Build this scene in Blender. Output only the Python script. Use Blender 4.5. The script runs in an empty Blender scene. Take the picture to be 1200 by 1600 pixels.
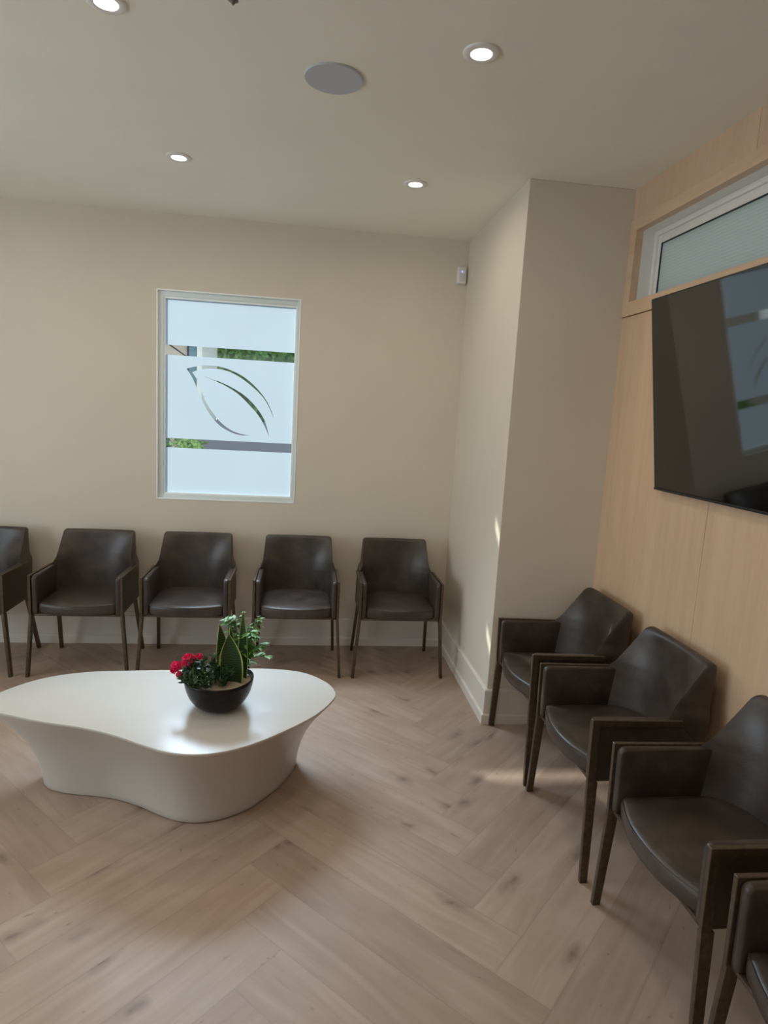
import bpy, bmesh, math, random
from mathutils import Vector, Matrix

random.seed(7)
SC = bpy.context.scene
COL = SC.collection
PI = math.pi

# ------------------------------------------------------------------ camera
def cam_matrix(yaw, pitch, roll):
    cy, sy = math.cos(yaw), math.sin(yaw)
    cp, sp = math.cos(pitch), math.sin(pitch)
    cr, sr = math.cos(roll), math.sin(roll)
    Rz = Matrix(((cy, -sy, 0), (sy, cy, 0), (0, 0, 1)))
    Rx = Matrix(((1, 0, 0), (0, cp, -sp), (0, sp, cp)))
    Ry = Matrix(((cr, 0, sr), (0, 1, 0), (-sr, 0, cr)))
    return Rz @ Rx @ Ry
cd = bpy.data.cameras.new('camera')
cam = bpy.data.objects.new('camera', cd); COL.objects.link(cam)
cd.sensor_fit = 'VERTICAL'; cd.sensor_height = 36.0
cd.lens = 991.5 / 1600 * 36.0
cd.clip_start = 0.05; cd.clip_end = 300
R = cam_matrix(-0.128, -0.153, -0.056)
# camera local: x right, y up, -z forward
M = Matrix((R.col[0], R.col[2], -R.col[1])).transposed().to_4x4()
M.translation = (0, -4.252, 1.611)
cam.matrix_world = M
SC.camera = cam

# ------------------------------------------------------------------ view, world, sun, daylight
SC.view_settings.view_transform = 'Standard'
SC.view_settings.look = 'None'
SC.view_settings.gamma = 1.0
SC.view_settings.use_curve_mapping = False
SC.view_settings.exposure = 0.0
SC.cycles.use_denoising = True
SC.cycles.max_bounces = 10
SC.cycles.diffuse_bounces = 6
SC.cycles.sample_clamp_indirect = 6.0

wd = bpy.data.worlds.new('sky'); SC.world = wd; wd.use_nodes = True
nt = wd.node_tree; nt.nodes.clear()
wo = nt.nodes.new('ShaderNodeOutputWorld'); bg = nt.nodes.new('ShaderNodeBackground')
sky = nt.nodes.new('ShaderNodeTexSky'); sky.sky_type = 'HOSEK_WILKIE'
sky.sun_direction = Vector((-1.75, 1.70, 1.35)).normalized(); sky.turbidity = 4.0; sky.ground_albedo = 0.4
mixw = nt.nodes.new('ShaderNodeMix'); mixw.data_type = 'RGBA'; mixw.inputs[0].default_value = 0.65
mixw.inputs[7].default_value = (0.80, 0.92, 1.0, 1)
nt.links.new(sky.outputs[0], mixw.inputs[6]); nt.links.new(mixw.outputs[2], bg.inputs[0])
bg.inputs[1].default_value = 2.6
nt.links.new(bg.outputs[0], wo.inputs[0])

def sun_lamp(name, d, energy, col, ang):
    l = bpy.data.lights.new(name, 'SUN'); l.energy = energy; l.color = col; l.angle = math.radians(ang)
    o = bpy.data.objects.new(name, l); COL.objects.link(o)
    o.rotation_euler = Vector(d).to_track_quat('-Z', 'Y').to_euler(); o.location = (0, 0, 12)
    return o
sun_lamp('sun', (1.75, -1.70, -1.35), 6.0, (1.0, 0.96, 0.90), 1.2)

def area_light(name, loc, d, sx, sy, energy, col, spread=180, shape='RECTANGLE'):
    l = bpy.data.lights.new(name, 'AREA'); l.shape = shape; l.size = sx; l.size_y = sy
    l.energy = energy; l.color = col; l.spread = math.radians(spread)
    o = bpy.data.objects.new(name, l); COL.objects.link(o)
    o.location = loc; o.rotation_euler = Vector(d).to_track_quat('-Z', 'Y').to_euler()
    return o
# added unseen lamp just inside the frosted window, strengthening its daylight on the floor
area_light('added_window_beam', (-0.50, -0.37, 1.72), (0.16, -0.62, -0.80), 0.80, 0.55, 13, (0.62, 0.80, 1.0), 92)
# daylight of the wide windows in the left wall
area_light('left_window_daylight', (-3.5, -2.7, 1.45), (1, 0, 0), 2.6, 1.7, 50, (0.80, 0.92, 1.0))
# daylight of the shop front behind the camera
area_light('front_window_daylight', (-1.2, -7.3, 1.6), (0, 1, 0), 3.0, 1.8, 8, (1.0, 0.90, 0.78))
DOWNLIGHT_W = 2.4

# ------------------------------------------------------------------ helpers
def tag(o, label=None, cat=None, group=None, kind=None):
    if label: o['label'] = label
    if cat: o['category'] = cat
    if group: o['group'] = group
    if kind: o['kind'] = kind
    return o

def obj(name, bm, mat, parent=None, smooth=True, auto=35, loc=None):
    bmesh.ops.recalc_face_normals(bm, faces=bm.faces)
    me = bpy.data.meshes.new(name)
    for f in bm.faces: f.smooth = smooth
    bm.to_mesh(me); bm.free()
    if smooth and auto: 
        me.set_sharp_from_angle(angle=math.radians(auto))
    for m in (mat if isinstance(mat, (list, tuple)) else [mat]): me.materials.append(m)
    o = bpy.data.objects.new(name, me); COL.objects.link(o)
    if parent: o.parent = parent
    if loc: o.location = loc
    return o

def empty(name, loc=(0, 0, 0), rz=0, label=None, cat=None, group=None, kind=None):
    o = bpy.data.objects.new(name, None); COL.objects.link(o); o.empty_display_size = 0.1
    o.location = loc; o.rotation_euler = (0, 0, rz)
    return tag(o, label, cat, group, kind)

def box(bm, a, b, bev=0, mi=0, seg=2):
    x0, y0, z0 = a; x1, y1, z1 = b
    vs = [bm.verts.new(p) for p in ((x0,y0,z0),(x1,y0,z0),(x1,y1,z0),(x0,y1,z0),(x0,y0,z1),(x1,y0,z1),(x1,y1,z1),(x0,y1,z1))]
    fs = [bm.faces.new([vs[i] for i in q]) for q in ((3,2,1,0),(4,5,6,7),(0,1,5,4),(1,2,6,5),(2,3,7,6),(3,0,4,7))]
    for f in fs: f.material_index = mi
    if bev:
        es = list({e for f in fs for e in f.edges})
        bmesh.ops.bevel(bm, geom=es, offset=bev, segments=seg, profile=0.5, affect='EDGES')
    return vs

def hexa(bm, pts, bev=0):
    """eight corners: bottom ring then top ring"""
    vs = [bm.verts.new(p) for p in pts]
    fs = [bm.faces.new([vs[i] for i in q]) for q in ((3,2,1,0),(4,5,6,7),(0,1,5,4),(1,2,6,5),(2,3,7,6),(3,0,4,7))]
    if bev:
        es = list({e for f in fs for e in f.edges})
        bmesh.ops.bevel(bm, geom=es, offset=bev, segments=2, profile=0.5, affect='EDGES')

def lathe(bm, prof, n=48, c=(0, 0, 0)):
    rings = []
    for r, z in prof:
        if r < 1e-6: rings.append([bm.verts.new((c[0], c[1], c[2]+z))])
        else: rings.append([bm.verts.new((c[0]+r*math.cos(2*PI*i/n), c[1]+r*math.sin(2*PI*i/n), c[2]+z)) for i in range(n)])
    for a, b in zip(rings, rings[1:]):
        for i in range(n):
            j = (i+1) % n
            if len(a) == 1 and len(b) == 1: continue
            if len(a) == 1: bm.faces.new((a[0], b[i], b[j]))
            elif len(b) == 1: bm.faces.new((a[i], a[j], b[0]))
            else: bm.faces.new((a[i], a[j], b[j], b[i]))

def loft(bm, rings, cap0=True, cap1=True, closed=True):
    vr = [[bm.verts.new(p) for p in r] for r in rings]
    n = len(vr[0])
    for a, b in zip(vr, vr[1:]):
        for i in range(n if closed else n-1):
            j = (i+1) % n
            bm.faces.new((a[i], a[j], b[j], b[i]))
    if cap0: bm.faces.new(vr[0][::-1])
    if cap1: bm.faces.new(vr[-1])
    return vr

def tube(bm, pts, r, n=6):
    rings = []
    for k, p in enumerate(pts):
        p = Vector(p)
        d = (Vector(pts[min(k+1, len(pts)-1)]) - Vector(pts[max(k-1, 0)])).normalized()
        u = d.cross(Vector((0, 0, 1)) if abs(d.z) < 0.9 else Vector((1, 0, 0))).normalized(); v = d.cross(u)
        rr = r[k] if isinstance(r, (list, tuple)) else r
        rings.append([p + (u*math.cos(2*PI*i/n) + v*math.sin(2*PI*i/n))*rr for i in range(n)])
    loft(bm, rings)

def catmull(pts, k=6, closed=True):
    out = []; n = len(pts)
    for i in range(n if closed else n-1):
        if closed: p0, p1, p2, p3 = pts[i-1], pts[i], pts[(i+1) % n], pts[(i+2) % n]
        else: p0, p1, p2, p3 = pts[max(i-1, 0)], pts[i], pts[i+1], pts[min(i+2, n-1)]
        for s in range(k):
            t = s/k
            out.append(tuple(0.5*((2*b)+(-a+c)*t+(2*a-5*b+4*c-d)*t*t+(-a+3*b-3*c+d)*t**3) for a, b, c, d in zip(p0, p1, p2, p3)))
    if not closed: out.append(tuple(pts[-1]))
    return out

def resample(pts, n):
    P = [Vector(p) for p in pts] + [Vector(pts[0])]
    L = [0]
    for a, b in zip(P, P[1:]): L.append(L[-1] + (b-a).length)
    out = []; k = 0
    for i in range(n):
        s = L[-1]*i/n
        while L[k+1] < s: k += 1
        t = (s-L[k])/max(1e-9, L[k+1]-L[k]); out.append(P[k].lerp(P[k+1], t))
    return out

# ------------------------------------------------------------------ materials
def new_mat(name):
    m = bpy.data.materials.new(name); m.use_nodes = True
    nt = m.node_tree; b = nt.nodes['Principled BSDF']
    return m, nt, b
def N(nt, t, **kw):
    n = nt.nodes.new(t)
    for k, v in kw.items(): setattr(n, k, v)
    return n
def ramp(nt, stops, src=None):
    r = N(nt, 'ShaderNodeValToRGB'); e = r.color_ramp.elements
    while len(e) < len(stops): e.new(0.5)
    for i, (p, c) in enumerate(stops):
        e[i].position = p; e[i].color = (c[0], c[1], c[2], 1) if hasattr(c, '__len__') else (c, c, c, 1)
    if src: nt.links.new(src, r.inputs[0])
    return r
def plain(name, col, rough=0.5, metal=0, noise=0.0, nscale=20, bump=0, bscale=200, spec=0.5, coord='Object', stretch=None, ior=None):
    m, nt, b = new_mat(name)
    b.inputs['Roughness'].default_value = rough; b.inputs['Metallic'].default_value = metal
    b.inputs['Specular IOR Level'].default_value = spec
    if ior: b.inputs['IOR'].default_value = ior
    tc = N(nt, 'ShaderNodeTexCoord'); mp = N(nt, 'ShaderNodeMapping')
    nt.links.new(tc.outputs[coord], mp.inputs[0])
    if stretch: mp.inputs['Scale'].default_value = stretch
    if noise:
        n = N(nt, 'ShaderNodeTexNoise'); n.inputs['Scale'].default_value = nscale; n.inputs['Detail'].default_value = 5
        nt.links.new(mp.outputs[0], n.inputs[0])
        r = ramp(nt, [(0.3, [c*(1-noise) for c in col]), (0.7, [min(1, c*(1+noise)) for c in col])], n.outputs[0])
        nt.links.new(r.outputs[0], b.inputs['Base Color'])
    else: b.inputs['Base Color'].default_value = (*col, 1)
    if bump:
        n = N(nt, 'ShaderNodeTexNoise'); n.inputs['Scale'].default_value = bscale; n.inputs['Detail'].default_value = 3
        nt.links.new(mp.outputs[0], n.inputs[0])
        bp = N(nt, 'ShaderNodeBump'); bp.inputs['Strength'].default_value = bump; bp.inputs['Distance'].default_value = 0.002
        nt.links.new(n.outputs[0], bp.inputs['Height']); nt.links.new(bp.outputs[0], b.inputs['Normal'])
    return m

MT = {}
MT['wall'] = plain('wall_paint', (0.67, 0.60, 0.495), 0.6, noise=0.02, nscale=2, bump=0.15, bscale=350, spec=0.3)
MT['ceil'] = plain('ceiling_paint', (0.84, 0.82, 0.705), 0.8, noise=0.02, nscale=2, bump=0.2, bscale=300, spec=0.2)
MT['trim'] = plain('white_trim_paint', (0.72, 0.67, 0.60), 0.4, noise=0.015, nscale=5, spec=0.4)
MT['vinyl'] = plain('white_window_vinyl', (0.70, 0.76, 0.75), 0.35, noise=0.015, nscale=8)
MT['white'] = plain('white_plastic', (0.78, 0.76, 0.72), 0.4, noise=0.01, nscale=10)
MT['bead'] = plain('white_bead_with_sky_glow', (0.90, 0.92, 0.92), 0.3, noise=0.01)  # whiter than the frame, painting the caught sky brightness into both beads
MT['speaker'] = plain('grey_speaker_mesh', (0.50, 0.53, 0.56), 0.7, noise=0.05, nscale=300, bump=0.3, bscale=900)
MT['bronze'] = plain('brushed_bronze', (0.105, 0.078, 0.052), 0.40, metal=0.6, noise=0.25, nscale=60, bump=0.1, bscale=400)
MT['table'] = plain('matte_white_composite', (0.53, 0.495, 0.445), 0.28, noise=0.015, nscale=3, bump=0.05, bscale=500, spec=0.5)
MT['bowl'] = plain('black_glazed_ceramic', (0.010, 0.008, 0.009), 0.25, noise=0.1, nscale=20, spec=0.25)
MT['black'] = plain('black_plastic', (0.012, 0.012, 0.013), 0.4, noise=0.1, nscale=30)
MT['chrome'] = plain('brushed_steel', (0.20, 0.195, 0.19), 0.4, metal=0.7, noise=0.05, nscale=60)
MT['gasket'] = plain('dark_gasket', (0.02, 0.03, 0.03), 0.6, noise=0.05)
MT['sensor_lens'] = plain('sensor_lens_plastic', (0.62, 0.62, 0.64), 0.25, noise=0.02, nscale=60)

def leather():
    m, nt, b = new_mat('dark_brown_leather')
    tc = N(nt, 'ShaderNodeTexCoord')
    oi = N(nt, 'ShaderNodeObjectInfo')
    n1 = N(nt, 'ShaderNodeTexNoise'); n1.inputs['Scale'].default_value = 9; n1.inputs['Detail'].default_value = 8; n1.inputs['Roughness'].default_value = 0.65
    n2 = N(nt, 'ShaderNodeTexNoise'); n2.inputs['Scale'].default_value = 230; n2.inputs['Detail'].default_value = 3
    av = N(nt, 'ShaderNodeVectorMath'); av.operation = 'ADD'
    nt.links.new(tc.outputs['Object'], av.inputs[0]); nt.links.new(oi.outputs['Random'], av.inputs[1])
    nt.links.new(av.outputs[0], n1.inputs[0]); nt.links.new(tc.outputs['Object'], n2.inputs[0])
    r = ramp(nt, [(0.25, (0.026, 0.0185, 0.015)), (0.52, (0.048, 0.036, 0.029)), (0.8, (0.090, 0.070, 0.057))], n1.outputs[0])
    nt.links.new(r.outputs[0], b.inputs['Base Color'])
    r2 = ramp(nt, [(0.3, 0.32), (0.75, 0.46)], n1.outputs[0]); nt.links.new(r2.outputs[0], b.inputs['Roughness'])
    bp = N(nt, 'ShaderNodeBump'); bp.inputs['Strength'].default_value = 0.25; bp.inputs['Distance'].default_value = 0.0015
    nt.links.new(n2.outputs[0], bp.inputs['Height']); nt.links.new(bp.outputs[0], b.inputs['Normal'])
    return m
MT['leather'] = leather()

def wood_wall(name, axis_scale=(9, 9, 0.7)):
    m, nt, b = new_mat(name)
    tc = N(nt, 'ShaderNodeTexCoord'); mp = N(nt, 'ShaderNodeMapping'); mp.inputs['Scale'].default_value = axis_scale
    nt.links.new(tc.outputs['Object'], mp.inputs[0])
    n = N(nt, 'ShaderNodeTexNoise'); n.inputs['Scale'].default_value = 1.6; n.inputs['Detail'].default_value = 7; n.inputs['Roughness'].default_value = 0.6
    n.inputs['Distortion'].default_value = 0.6
    nt.links.new(mp.outputs[0], n.inputs[0])
    n3 = N(nt, 'ShaderNodeTexNoise'); n3.inputs['Scale'].default_value = 30; n3.inputs['Detail'].default_value = 4
    nt.links.new(mp.outputs[0], n3.inputs[0])
    mx = N(nt, 'ShaderNodeMix'); mx.inputs[0].default_value = 0.3
    nt.links.new(n.outputs[0], mx.inputs[2]); nt.links.new(n3.outputs[0], mx.inputs[3])
    r = ramp(nt, [(0.3, (0.57, 0.385, 0.25)), (0.5, (0.635, 0.44, 0.29)), (0.7, (0.69, 0.49, 0.33))], mx.outputs[0])
    nt.links.new(r.outputs[0], b.inputs['Base Color']); b.inputs['Roughness'].default_value = 0.45
    b.inputs['Specular IOR Level'].default_value = 0.35
    return m
MT['wood'] = wood_wall('pale_maple_veneer')
MT['woodh'] = wood_wall('pale_maple_veneer_horizontal', (9, 0.7, 9))

def floor_mat():
    m, nt, b = new_mat('washed_oak_planks')
    uv = N(nt, 'ShaderNodeUVMap'); uv.uv_map = 'plank'
    ed = N(nt, 'ShaderNodeUVMap'); ed.uv_map = 'edge'
    at = N(nt, 'ShaderNodeAttribute'); at.attribute_name = 'tone'
    mp = N(nt, 'ShaderNodeMapping'); mp.inputs['Scale'].default_value = (1.6, 14, 1); nt.links.new(uv.outputs[0], mp.inputs[0])
    n = N(nt, 'ShaderNodeTexNoise'); n.inputs['Scale'].default_value = 1.3; n.inputs['Detail'].default_value = 8; n.inputs['Distortion'].default_value = 1.0
    nt.links.new(mp.outputs[0], n.inputs[0])
    nb = N(nt, 'ShaderNodeTexNoise'); nb.inputs['Scale'].default_value = 3.0; nb.inputs['Detail'].default_value = 3
    nt.links.new(uv.outputs[0], nb.inputs[0])
    r = ramp(nt, [(0.25, (0.335, 0.245, 0.192)), (0.5, (0.385, 0.29, 0.230)), (0.75, (0.43, 0.333, 0.270))], n.outputs[0])
    rb = ramp(nt, [(0.3, (0.92, 0.86, 0.82)), (0.7, (1.05, 1.04, 1.0))], nb.outputs[0])
    m1 = N(nt, 'ShaderNodeMix', data_type='RGBA', blend_type='MULTIPLY'); m1.inputs[0].default_value = 1
    nt.links.new(r.outputs[0], m1.inputs[6]); nt.links.new(rb.outputs[0], m1.inputs[7])
    rt = ramp(nt, [(0.0, (0.91, 0.90, 0.89)), (0.5, (0.98, 0.965, 0.95)), (1.0, (1.06, 1.05, 1.03))], at.outputs['Fac'])
    m2 = N(nt, 'ShaderNodeMix', data_type='RGBA', blend_type='MULTIPLY'); m2.inputs[0].default_value = 1
    nt.links.new(m1.outputs[2], m2.inputs[6]); nt.links.new(rt.outputs[0], m2.inputs[7])
    # knots
    mk = N(nt, 'ShaderNodeMapping'); mk.inputs['Scale'].default_value = (3.0, 7.5, 1); nt.links.new(uv.outputs[0], mk.inputs[0])
    nd = N(nt, 'ShaderNodeTexNoise'); nd.inputs['Scale'].default_value = 14; nd.inputs['Detail'].default_value = 3
    nt.links.new(uv.outputs[0], nd.inputs[0])
    dv = N(nt, 'ShaderNodeMix', data_type='RGBA', blend_type='LINEAR_LIGHT'); dv.inputs[0].default_value = 0.22
    nt.links.new(mk.outputs[0], dv.inputs[6]); nt.links.new(nd.outputs['Color'], dv.inputs[7])
    vo = N(nt, 'ShaderNodeTexVoronoi'); vo.inputs['Scale'].default_value = 1.0; vo.inputs['Randomness'].default_value = 1.0
    vo.voronoi_dimensions = '2D'; nt.links.new(dv.outputs[2], vo.inputs[0])
    k1 = ramp(nt, [(0.0, 1), (0.05, 0.7), (0.13, 0.32), (0.26, 0.0)], vo.outputs['Distance'])
    sp = N(nt, 'ShaderNodeSeparateColor'); nt.links.new(vo.outputs['Color'], sp.inputs[0])
    ks = ramp(nt, [(0.64, 0), (0.72, 0.95)], sp.outputs[0])
    km = N(nt, 'ShaderNodeMath', operation='MULTIPLY'); nt.links.new(k1.outputs[0], km.inputs[0]); nt.links.new(ks.outputs[0], km.inputs[1])
    # small specks
    vo2 = N(nt, 'ShaderNodeTexVoronoi'); vo2.voronoi_dimensions = '2D'; vo2.inputs['Scale'].default_value = 3.0; nt.links.new(dv.outputs[2], vo2.inputs[0])
    k2 = ramp(nt, [(0.0, 0.9), (0.06, 0.4), (0.11, 0)], vo2.outputs['Distance'])
    sp2 = N(nt, 'ShaderNodeSeparateColor'); nt.links.new(vo2.outputs['Color'], sp2.inputs[0])
    ks2 = ramp(nt, [(0.88, 0), (0.92, 0.8)], sp2.outputs[1])
    km2 = N(nt, 'ShaderNodeMath', operation='MULTIPLY'); nt.links.new(k2.outputs[0], km2.inputs[0]); nt.links.new(ks2.outputs[0], km2.inputs[1])
    # thin cracks along the grain
    mc = N(nt, 'ShaderNodeMapping'); mc.inputs['Scale'].default_value = (2.2, 22, 1); nt.links.new(uv.outputs[0], mc.inputs[0])
    nc = N(nt, 'ShaderNodeTexNoise'); nc.inputs['Scale'].default_value = 1.0; nc.inputs['Detail'].default_value = 2
    nt.links.new(mc.outputs[0], nc.inputs[0])
    kc = ramp(nt, [(0.70, 0), (0.78, 0.55)], nc.outputs[0])
    ka = N(nt, 'ShaderNodeMath', operation='MAXIMUM'); nt.links.new(km.outputs[0], ka.inputs[0]); nt.links.new(km2.outputs[0], ka.inputs[1])
    kb = N(nt, 'ShaderNodeMath', operation='MAXIMUM'); nt.links.new(ka.outputs[0], kb.inputs[0]); nt.links.new(kc.outputs[0], kb.inputs[1])
    m3 = N(nt, 'ShaderNodeMix', data_type='RGBA'); nt.links.new(kb.outputs[0], m3.inputs[0])
    nt.links.new(m2.outputs[2], m3.inputs[6]); m3.inputs[7].default_value = (0.17, 0.115, 0.095, 1)
    # faint seams, from the local coordinates of each plank (metres from its edge)
    se = N(nt, 'ShaderNodeSeparateXYZ'); nt.links.new(ed.outputs[0], se.inputs[0])
    mn = N(nt, 'ShaderNodeMath', operation='MINIMUM'); nt.links.new(se.outputs[0], mn.inputs[0]); nt.links.new(se.outputs[1], mn.inputs[1])
    rs = ramp(nt, [(0.0, 0.84), (0.0012, 0.88), (0.0022, 1)], mn.outputs[0])
    m4 = N(nt, 'ShaderNodeMix', data_type='RGBA', blend_type='MULTIPLY'); m4.inputs[0].default_value = 1
    nt.links.new(m3.outputs[2], m4.inputs[6]); nt.links.new(rs.outputs[0], m4.inputs[7])
    nt.links.new(m4.outputs[2], b.inputs['Base Color'])
    b.inputs['Roughness'].default_value = 0.42; b.inputs['Specular IOR Level'].default_value = 0.4
    return m
MT['floor'] = floor_mat()

def emis(name, col, s):
    m, nt, b = new_mat(name)
    b.inputs['Base Color'].default_value = (*col, 1)
    b.inputs['Emission Color'].default_value = (*col, 1); b.inputs['Emission Strength'].default_value = s
    return m
MT['lamp'] = emis('lamp_lens', (1.0, 0.98, 0.95), 9)
MT['led'] = emis('blue_status_led', (0.35, 0.35, 1.0), 1.2)

def film(name, col, rough_noise=0.0, glossy=0.06, lines=False):
    m, nt, b = new_mat(name); nt.nodes.remove(b)
    out = nt.nodes['Material Output']
    tr = N(nt, 'ShaderNodeBsdfTranslucent'); df = N(nt, 'ShaderNodeBsdfDiffuse')
    tr.inputs[0].default_value = (*col, 1); df.inputs[0].default_value = (0.6, 0.63, 0.65, 1)
    tc = N(nt, 'ShaderNodeTexCoord')
    n = N(nt, 'ShaderNodeTexNoise'); n.inputs['Scale'].default_value = 1.8
    nt.links.new(tc.outputs['Object'], n.inputs[0])
    r = ramp(nt, [(0.3, [c*0.96 for c in col]), (0.7, col)], n.outputs[0]); nt.links.new(r.outputs[0], tr.inputs[0])
    if lines:
        mp = N(nt, 'ShaderNodeMapping'); mp.inputs['Scale'].default_value = (1, 1, 1); nt.links.new(tc.outputs['Object'], mp.inputs[0])
        w = N(nt, 'ShaderNodeTexWave'); w.wave_type = 'BANDS'; w.bands_direction = 'Z'; w.inputs['Scale'].default_value = 22; w.inputs['Distortion'].default_value = 1.0
        nt.links.new(mp.outputs[0], w.inputs[0])
        r2 = ramp(nt, [(0.2, [c*0.93 for c in col]), (0.8, col)], w.outputs[0]); nt.links.new(r2.outputs[0], tr.inputs[0])
    mx = N(nt, 'ShaderNodeMixShader'); mx.inputs[0].default_value = 0.12
    nt.links.new(tr.outputs[0], mx.inputs[1]); nt.links.new(df.outputs[0], mx.inputs[2])
    nt.links.new(mx.outputs[0], out.inputs[0])
    return m
MT['film'] = film('frosted_window_film', (0.42, 0.50, 0.575))
MT['transom'] = film('reeded_frosted_glass', (0.47, 0.475, 0.445), lines=True)

def clear_glass():
    m, nt, b = new_mat('clear_glass'); nt.nodes.remove(b)
    out = nt.nodes['Material Output']
    tr = N(nt, 'ShaderNodeBsdfTransparent'); tr.inputs[0].default_value = (0.93, 0.96, 0.95, 1)
    gl = N(nt, 'ShaderNodeBsdfGlossy'); gl.inputs['Roughness'].default_value = 0.02
    lw = N(nt, 'ShaderNodeLayerWeight'); lw.inputs[0].default_value = 0.5
    pw = N(nt, 'ShaderNodeMath', operation='POWER'); pw.inputs[1].default_value = 4.5; nt.links.new(lw.outputs['Facing'], pw.inputs[0])
    fr = N(nt, 'ShaderNodeMath', operation='MULTIPLY_ADD'); fr.inputs[1].default_value = 0.9; fr.inputs[2].default_value = 0.05; nt.links.new(pw.outputs[0], fr.inputs[0])
    mx = N(nt, 'ShaderNodeMixShader'); nt.links.new(fr.outputs[0], mx.inputs[0])
    nt.links.new(tr.outputs[0], mx.inputs[1]); nt.links.new(gl.outputs[0], mx.inputs[2]); nt.links.new(mx.outputs[0], out.inputs[0])
    return m
MT['glass'] = clear_glass()
MT['screen'] = plain('glossy_black_screen', (0.003, 0.003, 0.003), 0.04, spec=0.5, ior=1.9)

def plant_mat(name, a, b_, scale=12, rough=0.4, bands=False, rim=None):
    m, nt, b = new_mat(name)
    tc = N(nt, 'ShaderNodeTexCoord')
    if bands:
        w = N(nt, 'ShaderNodeTexWave'); w.bands_direction = 'Z'; w.inputs['Scale'].default_value = 30; w.inputs['Distortion'].default_value = 6; w.inputs['Detail'].default_value = 3
        nt.links.new(tc.outputs['Object'], w.inputs[0]); src = w.outputs[0]
    else:
        n = N(nt, 'ShaderNodeTexNoise'); n.inputs['Scale'].default_value = scale; nt.links.new(tc.outputs['Object'], n.inputs[0]); src = n.outputs[0]
    r = ramp(nt, [(0.25, a), (0.75, b_)], src); nt.links.new(r.outputs[0], b.inputs['Base Color'])
    b.inputs['Roughness'].default_value = rough; b.inputs['Specular IOR Level'].default_value = 0.25
    return m
MT['snake'] = plant_mat('snake_plant_leaf', (0.022, 0.045, 0.016), (0.045, 0.080, 0.030), bands=True)
MT['snakeedge'] = plant_mat('snake_plant_yellow_edge', (0.34, 0.40, 0.10), (0.45, 0.50, 0.16))
MT['jade'] = plant_mat('dark_succulent_leaf', (0.018, 0.042, 0.018), (0.045, 0.085, 0.040), 30, 0.4)
MT['leaf'] = plant_mat('bright_green_leaf', (0.06, 0.18, 0.03), (0.19, 0.37, 0.10), 25, 0.5)
MT['stem'] = plant_mat('green_stem', (0.10, 0.18, 0.05), (0.16, 0.24, 0.08), 30, 0.5)
MT['pink'] = plant_mat('magenta_petal', (0.70, 0.02, 0.10), (0.90, 0.05, 0.20), 60, 0.5)
MT['gravel'] = plain('pale_gravel', (0.50, 0.42, 0.31), 0.85, noise=0.25, nscale=220, bump=1.0, bscale=260)

# ------------------------------------------------------------------ room shell
H = 2.75; XL = -3.6; XR = 1.539; YF = -7.5; CX = 1.008; CY = -1.14
def struct(name, bm, m, smooth=False):
    o = obj(name, bm, m, smooth=smooth); o['kind'] = 'structure'; return o

# floor: herringbone of wide planks at 45 degrees
def build_floor():
    w = 0.177; n = 6; s2 = math.sqrt(2)
    ax, ay = -0.018, -2.296
    a0 = (ax+ay)/s2; b1 = (-ax+ay)/s2
    bm = bmesh.new()
    uvp = bm.loops.layers.uv.new('plank'); uve = bm.loops.layers.uv.new('edge'); tone = bm.faces.layers.float.new('tone')
    def P(a, b): return Vector(((a-b)/s2, (a+b)/s2, 0))
    rnd = random.Random(11)
    def plank(i0, j0, horiz):
        a, b = a0+i0*w, b1+j0*w
        la, lb = (n*w, w) if horiz else (w, n*w)
        c = P(a+la/2, b+lb/2)
        if c.x < XL-0.8 or c.x > XR+0.9 or c.y < YF-0.8 or c.y > 0.8: return
        ou, ov = rnd.uniform(0, 60), rnd.uniform(0, 60); tn = rnd.random()
        # three-by-strip grid so that the distance-to-edge map is exact
        U = [0, 0.006, n*w-0.006, n*w]; DU = [0, 1, 1, 0]
        V = [0, 0.006, w/2, w-0.006, w]; DV = [0, 1, 1, 1, 0]
        g = [[None]*5 for _ in U]
        for iu, u in enumerate(U):
            for iv, v in enumerate(V):
                g[iu][iv] = bm.verts.new(P(a+u, b+v) if horiz else P(a+v, b+u))
        for iu in range(3):
            for iv in range(4):
                q = [(iu, iv), (iu+1, iv), (iu+1, iv+1), (iu, iv+1)]
                f = bm.faces.new([g[x][y] for x, y in q]); f[tone] = tn
                if f.normal.z < 0: pass
                for l, (x, y) in zip(f.loops, q):
                    l[uvp].uv = (U[x]+ou, V[y]+ov); l[uve].uv = (0.006*DU[x] if DU[x] else 0, 0.006*DV[y])
    for j in range(-60, 60):
        for i in range(-60, 60):
            k = (i-(j-n)) % (2*n)
            if k == 0: plank(i, j, True)          # runs along +a
            if k == 2*n-1: plank(i, j, False)     # first cell of a plank running along +b
    for co, no in (((XL, 0, 0), (-1, 0, 0)), ((XR+0.12, 0, 0), (1, 0, 0)), ((0, YF, 0), (0, -1, 0)), ((0, 0.05, 0), (0, 1, 0))):
        bmesh.ops.bisect_plane(bm, geom=bm.verts[:]+bm.edges[:]+bm.faces[:], plane_co=co, plane_no=no, clear_outer=True)
    for f in bm.faces:
        f.normal_update()
        if f.normal.z < 0: f.normal_flip()
    me = bpy.data.meshes.new('floor'); bm.to_mesh(me); bm.free(); me.materials.append(MT['floor'])
    o = bpy.data.objects.new('floor', me); COL.objects.link(o); o['kind'] = 'structure'
build_floor()

bm = bmesh.new(); box(bm, (XL-0.2, YF-0.2, H), (XR+0.35, 0.065, H+0.2)); struct('ceiling', bm, MT['ceil'])

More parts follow.
